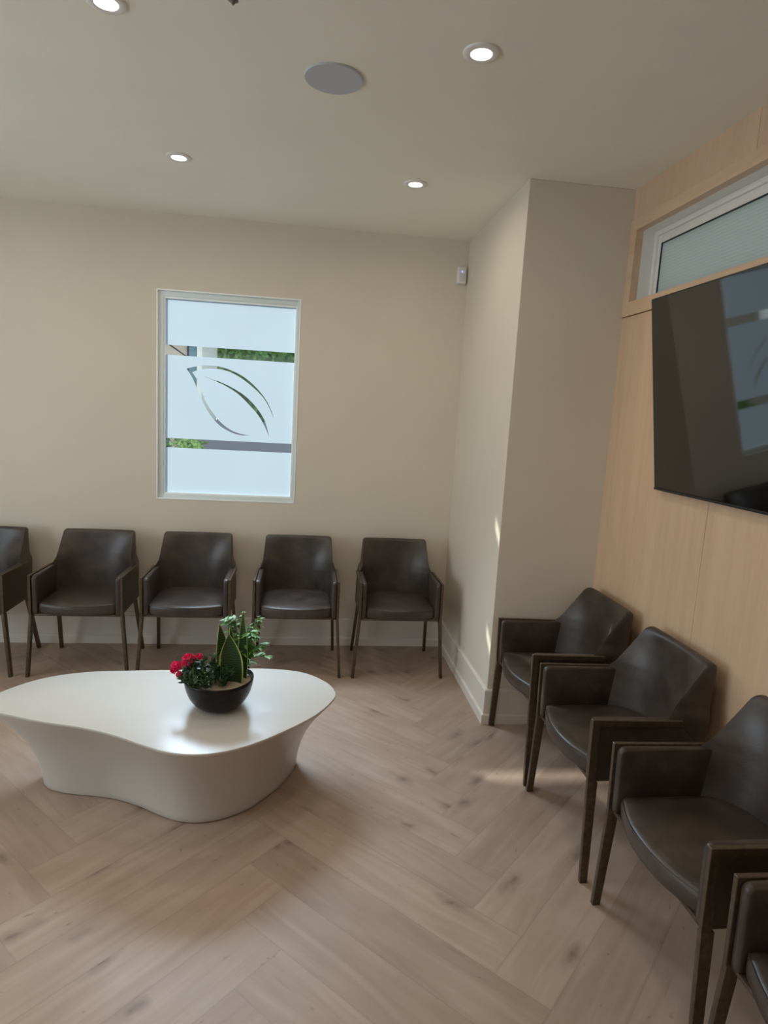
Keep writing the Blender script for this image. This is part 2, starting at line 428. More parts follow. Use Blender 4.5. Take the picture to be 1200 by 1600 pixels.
# back wall with the window opening
WX0, WX1, WZ0, WZ1 = -0.950, -0.064, 0.988, 2.300
bm = bmesh.new()
box(bm, (XL-0.2, 0, -0.1), (WX0, 0.065, H)); box(bm, (WX1, 0, -0.1), (XR+0.35, 0.065, H))
box(bm, (WX0, 0, -0.1), (WX1, 0.065, WZ0)); box(bm, (WX0, 0, WZ1), (WX1, 0.065, H))
struct('wall_back', bm, MT['wall'])
# boxed-out column in the corner
bm = bmesh.new(); box(bm, (CX, CY, 0), (XR+0.2, -0.0005, H), bev=0.003)
struct('wall_column', bm, MT['wall'])
# left wall with a wide window opening, front wall behind the camera
LY0, LY1, LZ0, LZ1 = -4.1, -1.3, 0.5, 2.4
bm = bmesh.new()
box(bm, (XL-0.2, YF, -0.1), (XL, LY0, H)); box(bm, (XL-0.2, LY1, -0.1), (XL, 0, H))
box(bm, (XL-0.2, LY0, -0.1), (XL, LY1, LZ0)); box(bm, (XL-0.2, LY0, LZ1), (XL, LY1, H))
struct('wall_left', bm, MT['wall'])
bm = bmesh.new()
box(bm, (XL-0.2, YF-0.2, -0.1), (-2.8, YF, H)); box(bm, (0.4, YF-0.2, -0.1), (XR+0.35, YF, H))
box(bm, (-2.8, YF-0.2, -0.1), (0.4, YF, 0.6)); box(bm, (-2.8, YF-0.2, 2.6), (0.4, YF, H))
struct('wall_front', bm, MT['wall'])

# wood-clad right wall: panels below the rail, thicker upper section with the transom opening
TY0, TY1, TZ0, TZ1 = -4.6, -1.200, 2.215, 2.548
bm = bmesh.new()
seams = [CY+0.02, -2.006, -2.875, -3.744, -4.613, -5.482, -6.351, YF]
for a, b in zip(seams, seams[1:]):
    box(bm, (XR+0.004, b+0.001, 0), (XR+0.055, a-0.001, 2.146), bev=0.0012, seg=1)
for a, b in zip(seams, seams[1:]):
    box(bm, (XR+0.004, b+0.001, 2.60), (XR+0.055, a-0.001, H), bev=0.0012, seg=1)
box(bm, (XR+0.012, YF, 2.14), (XR+0.055, TY0-0.055, 2.62))
box(bm, (XR+0.055, YF, -0.1), (XR+0.25, CY+0.02, TZ0-0.02)); box(bm, (XR+0.055, YF, TZ1+0.02), (XR+0.25, CY+0.02, H))
box(bm, (XR+0.055, TY1+0.02, TZ0-0.02), (XR+0.25, CY+0.02, TZ1+0.02)); box(bm, (XR+0.055, YF, TZ0-0.02), (XR+0.25, TY0-0.02, TZ1+0.02))
struct('wall_right', bm, MT['wood'])
bm = bmesh.new()   # casing around the transom
X0, X1 = XR-0.004, XR+0.034
box(bm, (X0, CY-0.060, 2.149), (X1, CY, 2.603), bev=0.001, seg=1)
box(bm, (X0, TY0-0.05, 2.149), (X1, TY0, 2.603), bev=0.001, seg=1)
box(bm, (X0, TY0, 2.149), (X1, CY-0.060, TZ0), bev=0.001, seg=1)
box(bm, (X0, TY0, TZ1), (X1, CY-0.060, 2.603), bev=0.001, seg=1)
struct('trim_1', bm, MT['woodh'])

# baseboards
def baseboard(name, p, q, nrm, mit=(0, 0)):
    """board with a shoe strip along p-q, facing nrm"""
    p, q, nrm = Vector(p), Vector(q), Vector(nrm)
    prof = [(0, 0), (0.024, 0), (0.024, 0.048), (0.020, 0.055), (0.014, 0.055), (0.014, 0.183), (0.010, 0.190), (0, 0.190)]
    bm = bmesh.new()
    ax = (q-p).normalized()
    loft(bm, [[e + nrm*d + ax*(k*d) + Vector((0, 0, z)) for d, z in prof] for e, k in ((p, -mit[0]), (q, mit[1]))])
    struct(name, bm, MT['trim'])
baseboard('baseboard_back', (XL, 0, 0), (CX, 0, 0), (0, -1, 0), (0, -1))
baseboard('baseboard_column_side', (CX, 0, 0), (CX, CY, 0), (-1, 0, 0), (-1, 1))
baseboard('baseboard_column_front', (CX, CY, 0), (XR, CY, 0), (0, -1, 0), (1, 0))
baseboard('baseboard_left', (XL, YF, 0), (XL, 0, 0), (1, 0, 0))

# ------------------------------------------------------------------ window in the back wall
w1 = empty('window_1', (-0.507, 0.04, WZ0), kind='structure')
def rel(o):
    # keep world coordinates for a mesh parented under an empty
    o.matrix_parent_inverse = Matrix.Translation(-o.parent.location); return o
GX0, GX1, GZ0, GZ1 = -0.908, -0.090, 1.022, 2.256
def ring_frame(bm, ax, o0, o1, i0, i1, d0, d1, bev=0.002):
    """rectangular frame; ax='y' lies in xz between depths d0,d1; ax='x' lies in yz"""
    def bx(u0, v0, u1, v1):
        if ax == 'y': box(bm, (u0, d0, v0), (u1, d1, v1), bev=bev)
        else: box(bm, (d0, u0, v0), (d1, u1, v1), bev=bev)
    bx(o0[0], o0[1], i0[0], o1[1]); bx(i1[0], o0[1], o1[0], o1[1])
    bx(i0[0], o0[1], i1[0], i0[1]); bx(i0[0], i1[1], i1[0], o1[1])
bm = bmesh.new()
ring_frame(bm, 'y', (WX0, WZ0), (WX1, WZ1), (GX0-0.006, GZ0-0.006), (GX1+0.006, GZ1+0.008), 0.014, 0.062)
rel(obj('window_frame', bm, MT['vinyl'], w1))
bm = bmesh.new()
ring_frame(bm, 'y', (WX0-0.004, WZ0-0.004), (WX1+0.004, WZ1+0.004), (WX0+0.004, WZ0+0.004), (WX1-0.004, WZ1-0.004), -0.003, 0.02, 0.001)
rel(obj('corner_bead', bm, MT['bead'], w1))
bm = bmesh.new()
ring_frame(bm, 'y', (GX0-0.010, GZ0-0.010), (GX1+0.010, GZ1+0.010), (GX0+0.003, GZ0+0.003), (GX1-0.003, GZ1-0.003), 0.020, 0.050, 0.0015)
rel(obj('glazing_bead', bm, MT['bead'], w1))
bm = bmesh.new(); box(bm, (GX0-0.004, 0.042, GZ0-0.004), (GX1+0.004, 0.048, GZ1+0.004)); rel(obj('glass_pane', bm, MT['glass'], w1, smooth=False))

# frosted film in three sheets, the middle one cut with a leaf of three strokes
leafAB = [(-0.7765,1.8288),(-0.714,1.8467),(-0.6493,1.8564),(-0.575,1.8546),(-0.5001,1.8368),(-0.4243,1.804),(-0.3572,1.7562),(-0.2988,1.6979),(-0.2592,1.6429),(-0.2309,1.5869),(-0.2151,1.5376),
 (-0.2439,1.6054),(-0.2887,1.6747),(-0.3519,1.7328),(-0.424,1.7852),(-0.4998,1.8228),(-0.5748,1.8387),(-0.6491,1.8368),(-0.7045,1.824),(-0.7413,1.8077),
 (-0.7132,1.7675),(-0.6847,1.7036),(-0.6559,1.6298),(-0.6082,1.5565),(-0.5507,1.4927),(-0.4836,1.4481),(-0.4166,1.4274),(-0.3686,1.4211),
 (-0.4355,1.4216),(-0.5025,1.4423),(-0.5694,1.4821),(-0.6268,1.5459),(-0.6698,1.6195),(-0.7032,1.6931),(-0.7410,1.7751)]
leafC = [(-0.6857,1.7907),(-0.6298,1.7773),(-0.5548,1.7537),(-0.4697,1.7163),(-0.3931,1.6686),(-0.325,1.6009),(-0.2753,1.5265),(-0.2524,1.46),(-0.2437,1.4216),
 (-0.2693,1.4786),(-0.3143,1.5534),(-0.373,1.6173),(-0.4407,1.6801),(-0.5169,1.7277),(-0.6016,1.7631)]
def smooth_seg(pts, corners, k=4):
    out = []; n = len(pts); cs = sorted(corners)
    for a, b in zip(cs, cs[1:]+[cs[0]+n]):
        seg = [pts[i % n] for i in range(a, b+1)]
        out += catmull(seg, k, closed=False)[:-1]
    return out
def inside(p, poly):
    c = False; n = len(poly)
    for i in range(n):
        a, b = poly[i], poly[i-1]
        if (a[1] > p[1]) != (b[1] > p[1]) and p[0] < (b[0]-a[0])*(p[1]-a[1])/(b[1]-a[1])+a[0]: c = not c
    return c
def film_sheet(name, outline, holes, y, mat, parent):
    from mathutils.geometry import delaunay_2d_cdt
    pts = []; edges = []
    for pl in [outline]+holes:
        k = len(pts); pts += [Vector((p[0], p[1])) for p in pl]
        edges += [(k+i, k+(i+1) % len(pl)) for i in range(len(pl))]
    vo, eo, fo, *_ = delaunay_2d_cdt(pts, edges, [], 0, 1e-6)
    fs = []
    for f in fo:
        c = sum((vo[i] for i in f), Vector((0, 0)))/len(f)
        if inside(c, outline) and not any(inside(c, h) for h in holes): fs.append(list(f))
    me = bpy.data.meshes.new(name); me.from_pydata([(v.x, y, v.y) for v in vo], [], fs); me.materials.append(mat)
    o = bpy.data.objects.new(name, me); COL.objects.link(o); o.parent = parent
    return rel(o)
B1, B2, B3, B4 = 1.908, 1.971, 1.319, 1.380
def rect(x0, z0, x1, z1, dz0=0, dz1=0): return [(x0, z0), (x1, z0+dz0), (x1, z1+dz1), (x0, z1)]
film_sheet('frosted_film', rect(GX0, B2, GX1, GZ1), [], 0.0405, MT['film'], w1)
film_sheet('frosted_film', rect(GX0, B4, GX1, B1), [smooth_seg(leafAB, [0, 10, 19, 27]), smooth_seg(leafC, [0, 8])], 0.0405, MT['film'], w1)
film_sheet('frosted_film', rect(GX0, GZ0, GX1, B3), [], 0.0405, MT['film'], w1)

# transom window
w2 = empty('window_2', (XR+0.1, -2.9, TZ0), kind='structure')
bm = bmesh.new()   # white drywall reveal
ring_frame(bm, 'x', (TY0-0.02, TZ0-0.02), (TY1+0.02, TZ1+0.02), (TY0, TZ0), (TY1, TZ1), XR+0.034, XR+0.20, 0)
rel(obj('reveal', bm, MT['white'], w2, smooth=False))
bm = bmesh.new()
ring_frame(bm, 'x', (TY0, TZ0), (TY1, TZ1), (TY0+0.022, TZ0+0.020), (TY1-0.022, TZ1-0.024), XR+0.092, XR+0.16, 0.003)
ring_frame(bm, 'x', (TY0+0.022, TZ0+0.02), (TY1-0.022, TZ1-0.024), (TY0+0.045, TZ0+0.035), (TY1-0.045, TZ1-0.060), XR+0.104, XR+0.15, 0.002)
rel(obj('window_frame', bm, MT['white'], w2))
bm = bmesh.new()
ring_frame(bm, 'x', (TY0+0.042, TZ0+0.033), (TY1-0.044, TZ1-0.059), (TY0+0.050, TZ0+0.038), (TY1-0.049, TZ1-0.064), XR+0.106, XR+0.125, 0)
rel(obj('gasket', bm, MT['gasket'], w2))
bm = bmesh.new(); box(bm, (XR+0.112, TY0+0.045, TZ0+0.035), (XR+0.113, TY1-0.045, TZ1-0.060)); rel(obj('frosted_pane', bm, MT['transom'], w2, smooth=False))

# windows that light the room from outside the frame of the photograph
w3 = empty('window_3', (XL, -2.7, LZ0), kind='structure')
bm = bmesh.new(); ring_frame(bm, 'x', (LY0, LZ0), (LY1, LZ1), (LY0+0.05, LZ0+0.05), (LY1-0.05, LZ1-0.05), XL-0.12, XL-0.04)
box(bm, (XL-0.12, -2.73, LZ0), (XL-0.04, -2.67, LZ1)); rel(obj('window_frame', bm, MT['vinyl'], w3))
bm = bmesh.new(); box(bm, (XL-0.085, LY0+0.04, LZ0+0.04), (XL-0.08, LY1-0.04, LZ1-0.04)); rel(obj('frosted_pane', bm, MT['film'], w3, smooth=False))
w4 = empty('window_4', (-1.2, YF, 0.6), kind='structure')
bm = bmesh.new(); ring_frame(bm, 'y', (-2.8, 0.6), (0.4, 2.6), (-2.75, 0.65), (0.35, 2.55), YF-0.12, YF-0.04)
box(bm, (-1.23, YF-0.12, 0.6), (-1.17, YF-0.04, 2.6)); rel(obj('window_frame', bm, MT['vinyl'], w4))
bm = bmesh.new(); box(bm, (-2.76, YF-0.085, 0.64), (0.36, YF-0.08, 2.56)); rel(obj('frosted_pane', bm, MT['film'], w4, smooth=False))

# ------------------------------------------------------------------ ceiling fittings
def downlight(x, y, label, first=False):
    t = empty('recessed_downlight', (x, y, H), label=label, cat='ceiling light', group='recessed ceiling downlights')
    bm = bmesh.new()
    lathe(bm, [(0.0335, -0.0015), (0.0345, -0.006), (0.040, -0.0075), (0.054, -0.006), (0.058, -0.003), (0.058, 0.0)], 56)
    obj('trim_ring', bm, MT['white'], t, auto=60)
    bm = bmesh.new(); lathe(bm, [(0.0, -0.0035), (0.030, -0.003), (0.0345, -0.0015)], 40)
    obj('lens', bm, MT['lamp'], t)
    return t
spots = [(-0.622, -2.113, 'white round recessed downlight cut by the top edge, leftmost in the photo'),
         (0.504, -2.103, 'white round recessed downlight to the right of the ceiling speaker'),
         (-0.640, -0.951, 'small round recessed downlight nearest above the frosted window'),
         (0.495, -0.918, 'small round recessed downlight nearest the top of the white column')]
for x, y, lb in spots: downlight(x, y, lb)
for i, (x, y, _) in enumerate(spots):
    area_light('downlight_lamp', (x, y, H-0.012), (0, 0, -1), 0.06, 0.06, DOWNLIGHT_W, (1.0, 0.88, 0.72), 172, 'DISK')
for x, y in ((-0.62, -3.3), (0.50, -3.3), (-1.8, -2.1), (-1.8, -3.3), (-0.6, -4.6), (0.5, -4.6), (-1.8, -0.95)):
    area_light('downlight_lamp', (x, y, H-0.012), (0, 0, -1), 0.06, 0.06, DOWNLIGHT_W, (1.0, 0.88, 0.72), 172, 'DISK')

t = empty('ceiling_speaker', (0.052, -1.838, H), label='large flat grey round speaker grille set in the ceiling', cat='speaker')
bm = bmesh.new(); lathe(bm, [(0.094, -0.006), (0.1015, -0.006), (0.103, -0.003), (0.103, 0)], 72); obj('rim', bm, MT['speaker'], t)
bm = bmesh.new(); lathe(bm, [(0, -0.0062), (0.094, -0.0062), (0.0985, -0.0066), (0.0985, -0.002)], 72); obj('grille', bm, MT['speaker'], t)

t = empty('fire_sprinkler', (-0.240, -2.285, H), label='small grey metal fitting hanging at the top edge between two downlights', cat='sprinkler')
bm = bmesh.new(); lathe(bm, [(0, 0), (0.026, 0), (0.026, -0.003), (0.014, -0.012), (0.009, -0.014), (0.0085, -0.026), (0, -0.026)], 24); obj('body', bm, MT['chrome'], t)
bm = bmesh.new()
for s in (-1, 1): tube(bm, [(s*0.007, 0, -0.024), (s*0.013, 0, -0.034), (s*0.008, 0, -0.044), (0, 0, -0.047)], 0.0022)
obj('frame_arm', bm, MT['chrome'], t)
bm = bmesh.new(); lathe(bm, [(0, -0.046), (0.014, -0.046), (0.015, -0.048), (0.006, -0.054), (0, -0.062)], 20); obj('deflector', bm, MT['chrome'], t)

t = empty('motion_sensor', (0.967, 0, 2.53), label='small white motion sensor box high on the back wall by the corner', cat='sensor')
bm = bmesh.new(); hexa(bm, [(-0.027, -0.036, -0.052), (0.027, -0.036, -0.052), (0.030, 0, -0.056), (-0.030, 0, -0.056), (-0.027, -0.030, 0.050), (0.027, -0.030, 0.050), (0.030, 0, 0.056), (-0.030, 0, 0.056)], 0.004)
obj('casing', bm, MT['white'], t)
bm = bmesh.new(); hexa(bm, [(-0.018, -0.040, -0.040), (0.018, -0.040, -0.040), (0.018, -0.030, -0.040), (-0.018, -0.030, -0.040), (-0.018, -0.036, 0.008), (0.018, -0.036, 0.008), (0.018, -0.030, 0.008), (-0.018, -0.030, 0.008)], 0.002)
obj('lens', bm, MT['sensor_lens'], t)
bm = bmesh.new(); lathe(bm, [(0, 0.003), (0.004, 0.002), (0.006, 0)], 16)
bmesh.ops.rotate(bm, verts=bm.verts, cent=(0, 0, 0), matrix=Matrix.Rotation(PI/2, 3, 'X')); bmesh.ops.translate(bm, verts=bm.verts, vec=(0, -0.0335, 0.020))
obj('status_light', bm, MT['led'], t)

# ------------------------------------------------------------------ television
TT = empty('television', (1.516, -2.38, 1.352), label='large black flat-screen television tilted forward on the wood wall', cat='television')
tilt = math.atan2(1.516-1.402, 2.142-1.352); Ht = math.hypot(1.516-1.402, 2.142-1.352); Wt = 1.44
TT.rotation_euler = (0, -tilt, 0)
# local: x = away from viewer (+ towards the wall), y along the wall, z up the screen
bm = bmesh.new(); box(bm, (0.0, -Wt/2, 0), (0.012, Wt/2, Ht), bev=0.002); obj('casing', bm, MT['black'], TT)
bm = bmesh.new(); box(bm, (-0.0016, -Wt/2+0.006, 0.012), (0.002, Wt/2-0.006, Ht-0.006), bev=0.0005, seg=1); obj('screen', bm, MT['screen'], TT, smooth=False)
bm = bmesh.new(); box(bm, (-0.003, -Wt/2, 0), (0.010, Wt/2, 0.010), bev=0.001); obj('bottom_bezel', bm, MT['black'], TT)
bm = bmesh.new(); box(bm, (0.012, -0.45, 0.22), (0.040, 0.45, 0.62), bev=0.006); obj('rear_housing', bm, MT['black'], TT)
bm = bmesh.new(); box(bm, (0.012+0.02, -0.2, 0.50), (0.085, 0.2, 0.53)); obj('wall_bracket', bm, MT['black'], TT, smooth=False)

# ------------------------------------------------------------------ chairs
def lerp(a, b, t): return a+(b-a)*t
def sstep(a, b, x):
    t = min(1, max(0, (x-a)/(b-a))); return t*t*(3-2*t)
ARM_Z = 0.602; SEAT_Z = 0.372

def backrest_bm():
    """wrap-around back: upright shell whose lower sides come forward to meet the arms"""
    bm = bmesh.new(); z0, z1 = 0.385, 0.793; nv, nu = 26, 30
    def hw(z): return 0.237 if z < 0.59 else lerp(0.237, lerp(0.222, 0.207, (z-0.60)/0.19), sstep(0.59, 0.64, z))
    def front(u, z):
        c = lerp(0.108, 0.155, (z-z0)/(z1-z0)) + 0.012*math.cos(u*PI/2)
        wing = lerp(0.125, 0.004, min(1, max(0, (z-0.595)/0.19))**0.9)
        return c - wing*abs(u)**2.8
    def back(u, z):
        return lerp(0.158, 0.200, (z-z0)/(z1-z0)) - lerp(0.012, 0.006, (z-z0)/(z1-z0))*abs(u)**3
    rings = []
    RT = 0.020
    zs = [lerp(z0, z1-RT, k/nv) for k in range(nv+1)] + [z1-RT+RT*math.sin(a*PI/180) for a in (15, 30, 45, 58, 70, 80, 90)]
    for z in zs:
        edge = 1.0; inset = 0
        dtop = z1-z
        r = RT
        if dtop < r: inset = r-math.sqrt(max(0, r*r-(r-dtop)**2))
        ring = []
        W = hw(z)-inset*0.9
        us = [-1+2*i/nu for i in range(nu+1)]
        # rounded side ends
        f = [(u*W, front(u, z)+inset*0.8) for u in us]; b = [(u*W, back(u, z)-inset*0.8) for u in us]
        ring = [Vector((x, y, z)) for x, y in f]
        yf, yb = f[-1][1], b[-1][1]
        for t in (0.12, 0.5, 0.88): ring.append(Vector((W+0.006*math.sin(t*PI)**0.5, lerp(yf, yb, t), z)))
        ring += [Vector((x, y, z)) for x, y in reversed(b)]
        for t in (0.12, 0.5, 0.88): ring.append(Vector((-W-0.006*math.sin(t*PI)**0.5, lerp(b[0][1], f[0][1], t), z)))
        rings.append(ring)
    loft(bm, rings)
    return bm

def seat_bm():
    """cushion with a bowed front edge, slightly domed top, piping around the top edge"""
    bm = bmesh.new()
    hwid, yb, yf, bow = 0.213, 0.135, -0.246, 0.052
    n = 12; out = []
    for i in range(n+1):   # front edge from left to right
        u = -1+2*i/n
        out.append((u*hwid, yf-bow*(1-abs(u)**2.2)))
    out2 = [(hwid, lerp(yf, yb, t)) for t in (0.12, 0.3, 0.5, 0.7, 0.9)] + [(hwid-0.02, yb+0.01), (0.1, yb+0.02), (0, yb+0.022), (-0.1, yb+0.02), (-hwid+0.02, yb+0.01)] + [(-hwid, lerp(yf, yb, t)) for t in (0.9, 0.7, 0.5, 0.3, 0.12)]
    ol = [Vector((x, y, 0)) for x, y in catmull(out+out2, 3)]
    c = Vector((0, -0.06, 0))
    def ring(s, z, dome=0):
        # inset by absolute distance towards the centre
        r = []
        for p in ol:
            d = p-c; q = c + d*(1-s/d.length)
            zz = z + dome*(1-min(1, ((q.x/0.22)**2)))*(1-min(1, ((q.y+0.06)/0.26)**2))
            r.append(Vector((q.x, q.y, zz)))
        return r
    rings = [ring(0.010, 0.376), ring(0.002, 0.379), ring(0, 0.386), ring(-0.003, 0.405), ring(-0.002, 0.424), ring(0.0, 0.430), ring(0.003, 0.436), ring(0.012, 0.4405), ring(0.03, 0.4435, 0.002)]
    loft(bm, rings, cap1=False)
    last = None
    # domed top
    vr = None
    tops = [ring(0.03, 0.4435, 0.002)]
    for s in (0.3, 0.55, 0.8):
        tops.append([c + (p-c)*(1-s) + Vector((0, 0, 0.4435+0.012*(1-(1-s)**2))) for p in ol])
    loft(bm, tops, cap0=False, cap1=True)
    bmesh.ops.remove_doubles(bm, verts=bm.verts, dist=0.0002)
    return bm, [p + Vector((0, 0, 0.4335)) for p in ol]

def arm_bm(s):
    """padded leather arm panel with rounded front and top edges"""
    bm = bmesh.new()
    xi, xo = 0.213, 0.239   # inner / outer face
    prof = []               # outline in (y, z), rounded corners
    def corner(cy, cz, r, a0, a1, n=5):
        for i in range(n+1):
            a = lerp(a0, a1, i/n); prof.append((cy+r*math.cos(a), cz+r*math.sin(a)))
    yfb, yft, yr = -0.268, -0.272, 0.060
    corner(yft+0.02, ARM_Z-0.02, 0.02, PI, PI/2)
    prof.append((yr, ARM_Z-0.004)); prof.append((yr+0.05, 0.50)); prof.append((yr+0.06, SEAT_Z+0.004))
    corner(yfb+0.012, SEAT_Z+0.014, 0.012, 1.5*PI, PI)
    cy = sum(p[0] for p in prof)/len(prof); cz = sum(p[1] for p in prof)/len(prof)
    rings = []
    for x, ins in ((xi, 0.010), (xi+0.002, 0.005), (xi+0.007, 0.0012), (xi+0.013, 0), (xo-0.005, 0.0), (xo, 0.003)):
        r = []
        for y, z in prof:
            d = Vector((y-cy, z-cz)); L = d.length; d = d*(1-ins/L)
            r.append(Vector((s*x, cy+d.x, cz+d.y)))
        rings.append(r)
    loft(bm, rings)
    return bm

def frame_bm(s):
    """bronze arm rail and upright of the side frame, outside the arm panel"""
    bm = bmesh.new()
    xi, xo = 0.242, 0.257
    sx = lambda a: s*a
    # L-shaped flat bar: upright + top rail mitred at the corner
    outer = [(-0.275, SEAT_Z), (-0.280, ARM_Z+0.004), (0.055, ARM_Z-0.002)]
    inner = [(-0.246, SEAT_Z), (-0.254, ARM_Z-0.018), (0.055, ARM_Z-0.024)]
    poly = outer + inner[::-1]
    loft(bm, [[Vector((sx(x), y, z)) for y, z in poly] for x in (xi, xo)])
    bmesh.ops.bevel(bm, geom=[e for e in bm.edges], offset=0.0015, segments=1, affect='EDGES')
    return bm

def outer_panel_bm(s):
    bm = bmesh.new()
    poly = [(-0.245, SEAT_Z+0.004), (-0.250, ARM_Z-0.015), (0.050, ARM_Z-0.020), (0.108, 0.52), (0.125, SEAT_Z+0.004)]
    loft(bm, [[Vector((s*x, y, z)) for y, z in poly] for x in (0.2395, 0.2485)])
    bmesh.ops.bevel(bm, geom=[e for e in bm.edges], offset=0.0015, segments=1, affect='EDGES')
    return bm

def leg_bm(s, front):
    bm = bmesh.new()
    if front:
        tx0, tx1, ty0, ty1 = 0.240, 0.257, -0.275, -0.238
        bx0, bx1, by0, by1 = 0.268, 0.285, -0.277, -0.250
    else:
        tx0, tx1, ty0, ty1 = 0.222, 0.240, 0.070, 0.104
        bx0, bx1, by0, by1 = 0.244, 0.262, 0.180, 0.207
    zt = SEAT_Z+0.001
    hexa(bm, [(s*bx0, by0, 0), (s*bx1, by0, 0), (s*bx1, by1, 0), (s*bx0, by1, 0), (s*tx0, ty0, zt), (s*tx1, ty0, zt), (s*tx1, ty1, zt), (s*tx0, ty1, zt)], 0.0015)
    return bm

def make_chair():
    t = empty('armchair')
    obj('backrest', backrest_bm(), MT['leather'], t, auto=50)
    sb, line = seat_bm()
    seat = obj('seat', sb, MT['leather'], t, auto=60)
    bm = bmesh.new()
    n = len(line); ringsP = []
    for k in range(n):
        p = line[k]; d = (line[(k+1) % n]-line[k-1]).normalized(); u = d.cross(Vector((0, 0, 1))).normalized()
        ringsP.append([p+u*0.0022*math.cos(2*PI*i/6)+Vector((0, 0, 0.0022*math.sin(2*PI*i/6))) for i in range(6)])
    loft(bm, ringsP+[ringsP[0]], False, False); bmesh.ops.remove_doubles(bm, verts=bm.verts, dist=1e-5)
    obj('piping', bm, MT['leather'], seat)
    for s in (-1, 1):
        a = obj('armrest', arm_bm(s), MT['leather'], t, auto=50)
        obj('side_panel', outer_panel_bm(s), MT['leather'], a)
        obj('arm_frame', frame_bm(s), MT['bronze'], t)['label'] = 'flat bronze metal arm frame'
        obj('leg', leg_bm(s, True), MT['bronze'], t)
        obj('leg', leg_bm(s, False), MT['bronze'], t)
    bm = bmesh.new()
    box(bm, (-0.243, -0.262, 0.366), (0.243, -0.244, 0.377), bev=0.001)
    box(bm, (-0.232, 0.085, 0.366), (0.232, 0.103, 0.377), bev=0.001)
    for s in (-1, 1): box(bm, (s*0.232-0.008, -0.25, 0.366), (s*0.232+0.008, 0.10, 0.377), bev=0.001)
    obj('seat_frame', bm, MT['bronze'], t)
    return t

def copy_tree(o, parent=None):
    c = o.copy(); COL.objects.link(c)
    if parent:
        c.parent = parent; c.matrix_parent_inverse = o.matrix_parent_inverse.copy()
    for ch in list(o.children): copy_tree(ch, c)
    return c

chair0 = make_chair()
chairs = [
    (0.612, -0.300, 0.0, 'dark leather armchair against the back wall, in the corner beside the white column', 'armchairs along the back wall'),
    (-0.022, -0.297, 0.0, 'dark leather armchair against the back wall, just right of the table plants', 'armchairs along the back wall'),
    (-0.662, -0.297, 0.0, 'dark leather armchair against the back wall, centred below the frosted window', 'armchairs along the back wall'),
    (-1.268, -0.300, 0.0, 'dark leather armchair against the back wall, first whole chair from the left edge', 'armchairs along the back wall'),
    (-1.912, -0.300, 0.0, 'dark leather armchair at the back wall, cut in half by the left edge', 'armchairs along the back wall'),
    (1.300, -1.450, -PI/2, 'dark leather armchair at the wood wall, next to the front of the white column', 'armchairs along the wood wall'),
    (1.300, -2.045, -PI/2, 'dark leather armchair at the wood wall, second from the column, wholly in view', 'armchairs along the wood wall'),
    (1.300, -2.700, -PI/2, 'dark leather armchair at the wood wall, third from the column, back cut off', 'armchairs along the wood wall'),
    (1.300, -3.295, -PI/2, 'dark leather armchair in the bottom right corner, only its left arm and leg showing', 'armchairs along the wood wall'),
]
for i, (x, y, rz, lb, g) in enumerate(chairs):
    c = chair0 if i == 0 else copy_tree(chair0)
    c.location = (x, y, 0); c.rotation_euler = (0, 0, rz); tag(c, lb, 'chair', g)

# ------------------------------------------------------------------ coffee table
top_pts = [(-1.255,-1.690),(-1.222,-1.590),(-1.143,-1.479),(-1.038,-1.410),(-0.91,-1.373),(-0.77,-1.362),(-0.633,-1.354),(-0.489,-1.348),(-0.286,-1.333),(-0.115,-1.335),(0.030,-1.378),(0.130,-1.480),(0.169,-1.581),(0.160,-1.657),(0.099,-1.776),(0.021,-1.873),(-0.097,-1.985),(-0.186,-2.049),(-0.273,-2.087),(-0.36,-2.098),(-0.452,-2.079),(-0.553,-2.024),(-0.661,-1.958),(-0.793,-1.898),(-0.948,-1.851),(-1.088,-1.797),(-1.180,-1.755)]
base_pts = [(-1.055,-1.615),(-1.052,-1.575),(-1.00,-1.520),(-0.93,-1.495),(-0.85,-1.487),(-0.75,-1.483),(-0.633,-1.478),(-0.489,-1.470),(-0.30,-1.462),(-0.16,-1.458),(-0.06,-1.462),(-0.005,-1.485),(0.008,-1.520),(-0.004,-1.590),(-0.049,-1.697),(-0.085,-1.752),(-0.124,-1.805),(-0.183,-1.871),(-0.276,-1.926),(-0.359,-1.944),(-0.433,-1.933),(-0.514,-1.894),(-0.615,-1.829),(-0.715,-1.779),(-0.798,-1.755),(-0.93,-1.727),(-1.015,-1.685)]
T = catmull(top_pts, 6); B = catmull(base_pts, 6)
TC = Vector((-0.52, -1.70, 0))
tb = empty('coffee_table', (-0.52, -1.70, 0), label='low white sculptural coffee table with curved free-form top and flared base', cat='table')
def tring(s, z, ins=0):
    r = []
    for a, b in zip(T, B):
        p = Vector((lerp(b[0], a[0], s), lerp(b[1], a[1], s), 0))-TC
        if ins: p = p*(1-ins/p.length)
        r.append(Vector((p.x, p.y, z)))
    return r
ZT = 0.380
bm = bmesh.new()
rings = [tring(0, 0.004, 0.004), tring(0, 0.008)]
for k in range(1, 17):
    t = k/17; z = lerp(0.008, ZT-0.012, t); rings.append(tring(0.18*t+0.82*t**2.3, z))
rings += [tring(1, ZT-0.010, 0.002), tring(1, ZT-0.009, 0.003)]
loft(bm, rings)
obj('table_base', bm, MT['table'], tb, auto=50)
bm = bmesh.new()
loft(bm, [tring(1, ZT-0.010, 0.0015), tring(1, ZT-0.0085, 0), tring(1, ZT-0.0015, 0), tring(1, ZT-0.0004, 0.0008), tring(1, ZT, 0.0025)])
obj('tabletop', bm, MT['table'], tb, auto=60)

